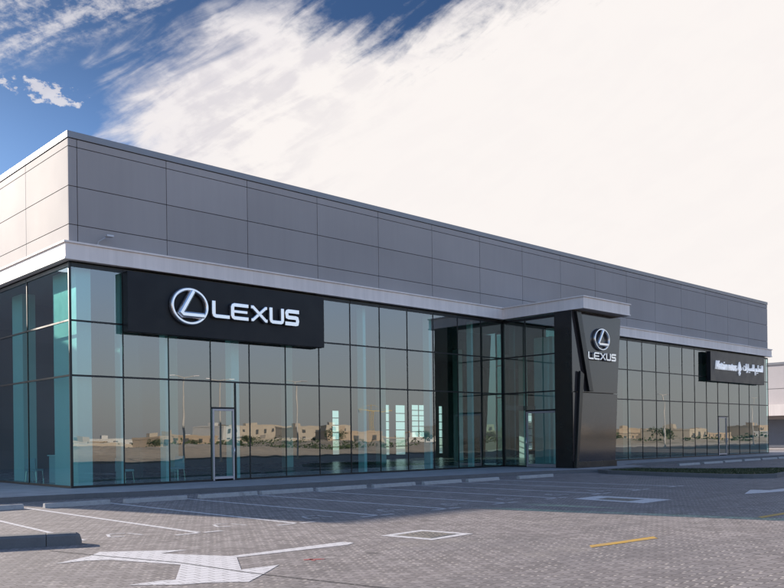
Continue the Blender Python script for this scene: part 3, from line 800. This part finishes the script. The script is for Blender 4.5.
def letters(parent, x0, x1, z0, z1, y, dep, w):
    """five wide rounded capitals L E X U S, each its own mesh, in parent's local frame"""
    H = z1-z0; hw = w/2; tot = x1-x0; gap = tot*.012
    ws = [.20, .215, .22, .185, .18]; s = tot-gap*4; x = x0
    t = H-w; c = w*.55
    for k, f in enumerate(ws):
        lw = f*s/sum(ws); a, b = x+hw, x+lw-hw; bo, to = z0+hw, z1-hw; md = (bo+to)/2
        bm = bm_new(); D1 = y-dep
        if k == 0: add_ribbon(bm, [(a, to+hw), (a, bo+c), (a+c*.3, bo+c*.3), (a+c, bo), (b+hw, bo)], w, XZ, y, D1)
        elif k == 1:
            add_ribbon(bm, [(b+hw*.6, to), (a+c, to), (a+c*.3, to-c*.3), (a, to-c), (a, bo+c), (a+c*.3, bo+c*.3), (a+c, bo), (b+hw*.6, bo)], w, XZ, y, D1)
            add_ribbon(bm, [(a, md), (b, md)], w*.8, XZ, y, D1+.004)
        elif k == 2:
            add_ribbon(bm, [(a-hw*.6, to), (a+c*.6, to), (b-c*.6, bo), (b+hw*.6, bo)], w, XZ, y, D1)
            add_ribbon(bm, [(a-hw*.4, bo), (a+c*.6, bo), (b-c*.6, to), (b+hw*.4, to)], w*.95, XZ, y, D1+.004)
        elif k == 3: add_ribbon(bm, [(a, to+hw), (a, bo+c), (a+c*.3, bo+c*.3), (a+c, bo), (b-c, bo), (b-c*.3, bo+c*.3), (b, bo+c), (b, to+hw)], w, XZ, y, D1)
        else: add_ribbon(bm, [(b+hw, to), (a+c, to), (a+c*.3, to-c*.3), (a, to-c*.9), (a+c*.3, md+.02), (a+c, md), (b-c, md), (b-c*.3, md-c*.2), (b, (md+bo)/2), (b-c*.3, bo+c*.2), (b-c, bo), (a-hw, bo)], w, XZ, y, D1)
        obj('letter', bm, 'chrome', parent, bevel=min(.03, w*.22))
        x += lw+gap

sign = thing('fascia_sign', 'long black sign box with silver oval emblem and wide capitals LEXUS', 'sign', (1.8, -.45, 5.25))
bm = bm_new(); add_box(bm, (0, 0, 0), (8.52, .36, 2.06)); obj('sign_box', bm, 'signblack', sign, bevel=.012)
bm = bm_new()
for xx in (.4, 3, 5.8, 8.0):
    for zz_ in (.3, 1.75): add_box(bm, (xx, .361, zz_), (xx+.06, .419, zz_+.06))
obj('bracket', bm, 'frame', sign)
emblem(sign, 2.29, 1.06, .69, .605, -.03, .16, .145)
letters(sign, 3.18, 7.12, .735, 1.37, -.03, .14, .15)
bm = bm_new()
for xx, zz_ in ((1.65, 1.06), (2.95, 1.06), (2.29, 1.7), (3.26, 1.2), (4.2, .82), (5.0, .82), (6.0, .82), (6.7, .82)): add_bar(bm, (xx-.02, .0, zz_), (xx-.02, -.04, zz_), .02)
obj('letter_standoffs', bm, 'frame', sign)
# the same emblem and capitals on the pylon
emblem(pyl, 24.38-22, 6.22, .62, .50, -.03, .12, .10)
letters(pyl, 23.12-22, 25.55-22, 5.19, 5.56, -.03, .13, .088)

# ------------------------------------------------------------------ dealer sign on the right wing
ds = thing('dealer_sign', 'dark grey sign box with white Latin and Arabic lettering either side of a pointed mark', 'sign', (44.35, -.42, 5.22))
bm = bm_new(); add_box(bm, (0, 0, 0), (8.75, .28, 2.04)); obj('sign_box', bm, 'signblack', ds, bevel=.012)
bm = bm_new(); add_box(bm, (.003, -.016, .003), (8.747, -.002, 2.037)); obj('sign_face', bm, surf('sign_face_grey', (.035, .032, .033), .4), ds)
bm = bm_new()
for xx in (.5, 3.2, 5.9, 8.0): add_box(bm, (xx, .281, .8), (xx+.08, .39, .88))
obj('bracket', bm, 'frame', ds)
M['signwhite'] = surf('sign_letter_white', (.95, .95, .95), .4)
_b = [n for n in M['signwhite'].node_tree.nodes if n.type == 'BSDF_PRINCIPLED'][0]   # the dealer letters are lit
_b.inputs['Emission Color'].default_value = (.85, .90, 1, 1); _b.inputs['Emission Strength'].default_value = .16
def text_mesh(name, body, width, height, loc, parent, bold=0.0):
    cu = bpy.data.curves.new(name, 'FONT'); cu.body = body; cu.size = 1; cu.extrude = .05; cu.offset = bold; cu.resolution_u = 3
    to = bpy.data.objects.new(name, cu); COL.objects.link(to)
    dg = bpy.context.evaluated_depsgraph_get(); me = bpy.data.meshes.new_from_object(to.evaluated_get(dg))
    bpy.data.objects.remove(to)
    xs_ = [v.co.x for v in me.vertices]; ys_ = [v.co.y for v in me.vertices]
    if not xs_: return None
    x0, x1, y0, y1 = min(xs_), max(xs_), min(ys_), max(ys_)
    for v in me.vertices:
        v.co = Vector(((v.co.x-x0)/(x1-x0)*width, -.07-v.co.z, (v.co.y-y0)/(y1-y0)*height))
    me.materials.clear(); me.materials.append(M['signwhite'])
    o = bpy.data.objects.new(name, me); COL.objects.link(o); o.parent = parent; o.location = loc
    return o
text_mesh('lettering', 'Alfuttaim motors', 3.25, .62, (.62, 0, .82), ds)
ar = '\uFE95\uFE8D\uFEAD\uFE8E\uFEF4\uFEB4\uFEE0\uFEDF \uFEE2\uFEF4\uFEC4\uFED4\uFEDF\uFE8D'
text_mesh('lettering', ar, 3.4, .78, (4.95, 0, .66), ds)
bm = bm_new()
add_prism(bm, [(4.38, 1.52), (4.10, .98), (4.24, .86), (4.38, .98), (4.52, .86), (4.66, .98)], XZ, -.12, -.02)
add_prism(bm, [(4.38, .92), (4.26, .70), (4.38, .52), (4.50, .70)], XZ, -.115, -.02)
obj('pointed_mark', bm, 'signwhite', ds)

# ------------------------------------------------------------------ floodlight on the cornice
fl = thing('floodlight', 'small grey floodlight on a short arm above the cornice corner', 'light', (.92, -.12, 8.08))
bm = bm_new(); add_box(bm, (-.06, -.06, 0), (.06, .06, .03)); add_bar(bm, (0, 0, .03), (.02, -.04, .14), .018); add_bar(bm, (.02, -.04, .14), (.25, -.16, .30), .018); obj('arm', bm, 'lampgrey', fl)
bm = bm_new(); add_box(bm, (.20, -.30, .30), (.44, -.10, .37)); obj('lamp_head', bm, 'lampgrey', fl, bevel=.01)

# ------------------------------------------------------------------ furniture seen through the glass at the corner
def solid(bm, l, name, mat, par): return obj(name, bm, mat, par, bevel=.006)
rc = thing('reception_counter', 'pale reception counter behind the left corner glass', 'counter', (1.0, 3.0, .005))
bm = bm_new(); add_box(bm, (0, 0, 0), (.5, 1.5, 1.0)); obj('counter_body', bm, 'fabric', rc, bevel=.01)
bm = bm_new(); add_box(bm, (-.05, -.05, 1.0), (.55, 1.55, 1.04)); obj('counter_top', bm, 'interiorwhite', rc, bevel=.006)
bm = bm_new(); add_box(bm, (.3, .05, 1.04), (.35, 1.45, 1.32)); obj('screen_panel', bm, 'fabric', rc)
def chair(loc, lab, rz):
    t = thing('chair', lab, 'chair', loc, 'chairs inside the showroom'); t.rotation_euler = (0, 0, rz)
    bm = bm_new(); add_box(bm, (-.24, -.24, .42), (.24, .24, .50)); obj('seat', bm, 'fabric', t, bevel=.02)
    bm = bm_new(); add_prism(bm, [(-.22, .50), (.22, .50), (.20, .92), (-.20, .92)], XZ, .20, .26); obj('backrest', bm, 'fabric', t, bevel=.02)
    for sx in (-1, 1):
        for sy in (-1, 1):
            bm = bm_new(); add_bar(bm, (sx*.2, sy*.2, .42), (sx*.23, sy*.23, 0), .014); obj('leg', bm, 'chrome', t)
    return t
ch0 = chair((.75, 5.3, .005), 'pale upholstered chair behind the left side glass', 2.2)
dup(ch0, (2.6, 1.6, .005), 'pale upholstered chair behind the first front pane', rz=.4)
dup(ch0, (4.9, 2.0, .005), 'pale upholstered chair seen left of the grey single door', rz=-1.1)

# ------------------------------------------------------------------ warehouse beyond the right end
wy0, wy1 = -12, 40
wh = thing('warehouse', 'low grey hall with a white canopy band beyond the right end', 'building', (78, 12, 0))
bm = bm_new(); add_box(bm, (0, wy0, -.15), (40, wy1, 8.7))
obj('wall', bm, 'warehouse', wh)
bm = bm_new(); 
for zc in (6.2,): add_box(bm, (-.02, wy0, zc), (-.003, wy1, zc+.03))
for k in range(-2, 9): add_box(bm, (-.02, k*4.2, 4.6), (-.003, k*4.2+.03, 8.6))
obj('wall_joints', bm, 'joint', wh)
bm = bm_new(); add_box(bm, (-2.4, wy0, 3.35), (-.01, wy1, 4.5)); obj('canopy_band', bm, 'cornice', wh)
bm = bm_new(); add_box(bm, (-.12, wy0-.1, 8.7), (40, wy1, 8.95)); obj('coping', bm, 'coping', wh)
bm = bm_new()
for k in range(-1, 6): add_box(bm, (-.06, k*6.2, .1), (-.012, k*6.2+4.4, 3.0))
obj('shutter', bm, surf('shutter_bluegrey', (.16, .17, .20), .5), wh)

# ------------------------------------------------------------------ the plain mirrored in the glass
def lamp_post(loc, lab, h, rz, root=None):
    t = thing('street_lamp', lab, 'street lamp', loc, 'street lamps mirrored in the facade'); t.rotation_euler = (0, 0, rz)
    bm = bm_new(); add_bar(bm, (0, 0, 0), (0, 0, h), .085, 8, .05); add_box(bm, (-.2, -.2, 0), (.2, .2, .06)); obj('pole', bm, 'pole', t)
    bm = bm_new(); add_bar(bm, (0, 0, h-.03), (.7, 0, h+.12), .035); add_bar(bm, (0, 0, h-.03), (-.7, 0, h+.12), .035); obj('bracket_arm', bm, 'pole', t)
    for s in (-1, 1):
        bm = bm_new(); add_box(bm, (s*.9-.22, -.09, h+.08), (s*.9+.22, .09, h+.16)); obj('lamp_head', bm, 'lampgrey', t, bevel=.02)
    return t
lamp_post((20.5, -29.0, GZ), 'pale street lamp mirrored right of the black sign emblem', 6.4, .3)
lamp_post((23.0, -28.0, GZ), 'pale street lamp mirrored just left of the grey door', 6.2, .4)
lamp_post((32.0, -30.5, GZ), 'pale street lamp mirrored below the right end of the sign', 6.6, .2)
lamp_post((60.0, -30.0, GZ), 'pale street lamp mirrored beside the entrance', 6.4, .1)
lamp_post((88.0, -27.0, GZ), 'nearer of the pale street lamps mirrored in the right wing', 6.8, .2)
lamp_post((108.0, -24.0, GZ), 'farther of the pale street lamps mirrored in the right wing', 6.8, .2)
# distant buildings
rb = random.Random(11)
kinds = ['bldg_beige', 'bldg_sand', 'bldg_white']; kn = {'bldg_beige': 'beige', 'bldg_sand': 'sand coloured', 'bldg_white': 'off white'}
def far_building(k, x, y, w, d, h, mat, nst):
    t = thing('distant_building', 'building %d' % k, 'building', (x, y, -.3), 'low buildings across the sand')
    bm = bm_new(); add_box(bm, (-w/2, -d/2, 0), (w/2, d/2, h))
    obj('wall', bm, mat, t)
    bm = bm_new(); add_box(bm, (-w/2-.15, -d/2-.15, h), (w/2+.15, d/2+.15, h+.5)); obj('parapet', bm, mat, t)
    nb = max(2, int(w/5))
    bm = bm_new()
    for i in range(nb):
        for s in range(nst):
            xx = -w/2+(i+.5)*w/nb; zz_ = 1.0+s*h/nst
            add_box(bm, (xx-.8, d/2-.02, zz_), (xx+.8, d/2+.04, zz_+min(1.7, h/nst*.5)))
    obj('windows', bm, 'darkglass', t)
    bm = bm_new(); add_box(bm, (-w*.2, -d*.2, h+.5), (-w*.2+3, -d*.2+3, h+2.0)); obj('roof_hut', bm, mat, t)
    return t
bl = []
for k in range(32):
    ang = radians(106+1.95*k+rb.uniform(-.8, .8))
    R_ = rb.uniform(230, 460)
    x = R_*sin(ang); y = R_*cos(ang)
    if y > -90: y = -90-rb.uniform(0, 60)
    mat = rb.choice(('bldg_beige', 'bldg_sand', 'bldg_beige', 'bldg_sand', 'bldg_white')); w = rb.choice((9, 12, 18, 26, 40, 64)); h = rb.choice((2.6, 3.2, 3.8, 4.6, 5.6, 7.5))*R_/360
    t = far_building(k, x, y, w, rb.uniform(8, 18), h, mat, 1 if h < 5 else 2)
    t.rotation_euler = (0, 0, rb.uniform(-.3, .3))
    bl.append((x, y, w, h, mat, t))
bl.sort(key=lambda b: atan2(b[0], -b[1]))
ordw = ['first', 'second', 'third', 'fourth', 'fifth', 'sixth', 'seventh', 'eighth', 'ninth', 'tenth', 'eleventh', 'twelfth', 'thirteenth', 'fourteenth', 'fifteenth', 'sixteenth', 'seventeenth', 'eighteenth', 'nineteenth', 'twentieth']
ordw += ['twenty '+q for q in ordw[:9]]+['thirtieth', 'thirty first', 'thirty second']
for i, b in enumerate(bl):
    b[5]['label'] = '%s flat roofed %s building mirrored across the sand, %s from the left' % ('low' if b[3] < 5 else 'two storey', kn[b[4]], ordw[i])
bwall = thing('boundary_wall', 'long pale boundary wall mirrored low across the sand', 'wall', (0, -205, -.2))
bm = bm_new(); add_box(bm, (-20, -.15, 0), (330, .15, 1.7)); obj('wall', bm, 'bldg_sand', bwall)
bm = bm_new(); add_box(bm, (-20, -.22, 1.7), (330, .22, 1.85)); obj('coping', bm, 'bldg_white', bwall)
# trees on the plain
def tree(loc, lab, h, seed):
    r = random.Random(seed); t = thing('tree', lab, 'tree', loc, 'bushy trees across the sand')
    bm = bm_new(); add_bar(bm, (0, 0, 0), (.1, .05, h*.45), .16, 7, .09)
    for k in range(5):
        a = k*1.3+r.random(); add_bar(bm, (.1, .05, h*.38), (cos(a)*h*.25, sin(a)*h*.25, h*.7), .07, 5, .03)
    obj('trunk', bm, 'bark', t)
    bm = bm_new()
    cl = [(r.gauss(0, h*.22), r.gauss(0, h*.22), h*.62+r.gauss(0, h*.13), r.uniform(.16, .28)*h) for _ in range(9)]
    for _ in range(700):
        cx_, cy_, cz_, cr = r.choice(cl); v = Vector((r.gauss(0, 1), r.gauss(0, 1), r.gauss(0, .8))).normalized()*cr*r.uniform(.5, 1)
        p = Vector((cx_, cy_, cz_))+v; s = r.uniform(.12, .25); a = Vector((r.gauss(0, 1), r.gauss(0, 1), r.gauss(0, 1))).normalized(); b = a.orthogonal().normalized(); c = a.cross(b)
        bm.faces.new([bm.verts.new(p+b*s), bm.verts.new(p+c*s*.7), bm.verts.new(p-b*s), bm.verts.new(p-c*s*.7)])
    obj('crown', bm, 'leaf', t)
    return t
t0 = tree((150, -150, -.2), 'tree', 4.5, 3)
tp = []
for k in range(16):
    ang = radians(112+3.6*k+rb.uniform(-1, 1)); R_ = rb.uniform(170, 250)
    tp.append((R_*sin(ang), min(R_*cos(ang), -62)))
tp.sort(key=lambda p: atan2(p[0], -p[1]))
for i, (x, y) in enumerate(tp):
    lab = 'dark bushy tree mirrored before the far buildings, %s from the left' % ordw[i]
    if i == 0: t0.location = (x, y, -.2); t0['label'] = lab
    else:
        q = dup(t0, (x, y, -.2), lab, rz=rb.uniform(0, 6)); s = rb.uniform(.35, .95); q.scale = (s*1.2, s*1.2, s)
# low desert scrub between the plot and the far buildings
bm = bm_new(); rs2 = random.Random(5)
for _ in range(520):
    ang = radians(rs2.uniform(98, 172)); R_ = rs2.uniform(75, 330)**1.0
    x = R_*sin(ang); y = R_*cos(ang)
    if y > -52: continue
    hgt = rs2.uniform(.25, 1.0)*(1+R_/400); wd = hgt*rs2.uniform(1.2, 3.0); z0 = dune(x, y)
    for _k in range(22):
        p = Vector((x+rs2.gauss(0, wd*.45), y+rs2.gauss(0, wd*.45), z0+abs(rs2.gauss(0, hgt*.4)))); sz = rs2.uniform(.15, .4)*(1+R_/300)*.6
        a = Vector((rs2.gauss(0, 1), rs2.gauss(0, 1), rs2.gauss(0, 1))).normalized(); b = a.orthogonal().normalized(); c = a.cross(b)
        bm.faces.new([bm.verts.new(p+b*sz), bm.verts.new(p+c*sz*.7), bm.verts.new(p-b*sz), bm.verts.new(p-c*sz*.7)])
g2 = obj('desert_scrub', bm, 'leaf'); g2['kind'] = 'stuff'; tag(g2, 'low dark scrub scattered over the sand mirrored in the glass', 'scrub')
# tower crane
cr = thing('tower_crane', 'yellow tower crane mirrored in the glass left of the entrance', 'crane', (256, -270, -.2))
bm = bm_new()
for sx in (-.7, .7):
    for sy in (-.7, .7): add_bar(bm, (sx, sy, 0), (sx, sy, 15), .12, 4)
for k in range(10): add_bar(bm, (-.7, .7, k*1.5), (.7, .7, k*1.5+1.5), .07, 4)
obj('mast', bm, 'crane', cr)
bm = bm_new(); add_bar(bm, (-7, 0, 15.2), (14, 0, 15.2), .22, 4); add_bar(bm, (0, 0, 17.5), (13, 0, 15.4), .06, 4); add_bar(bm, (0, 0, 17.5), (-6.5, 0, 15.4), .06, 4); add_bar(bm, (0, 0, 15), (0, 0, 17.6), .15, 4); obj('jib', bm, 'crane', cr)
bm = bm_new(); add_box(bm, (-7, -.5, 13.9), (-5, .5, 15.1)); obj('counterweight', bm, 'concrete', cr)
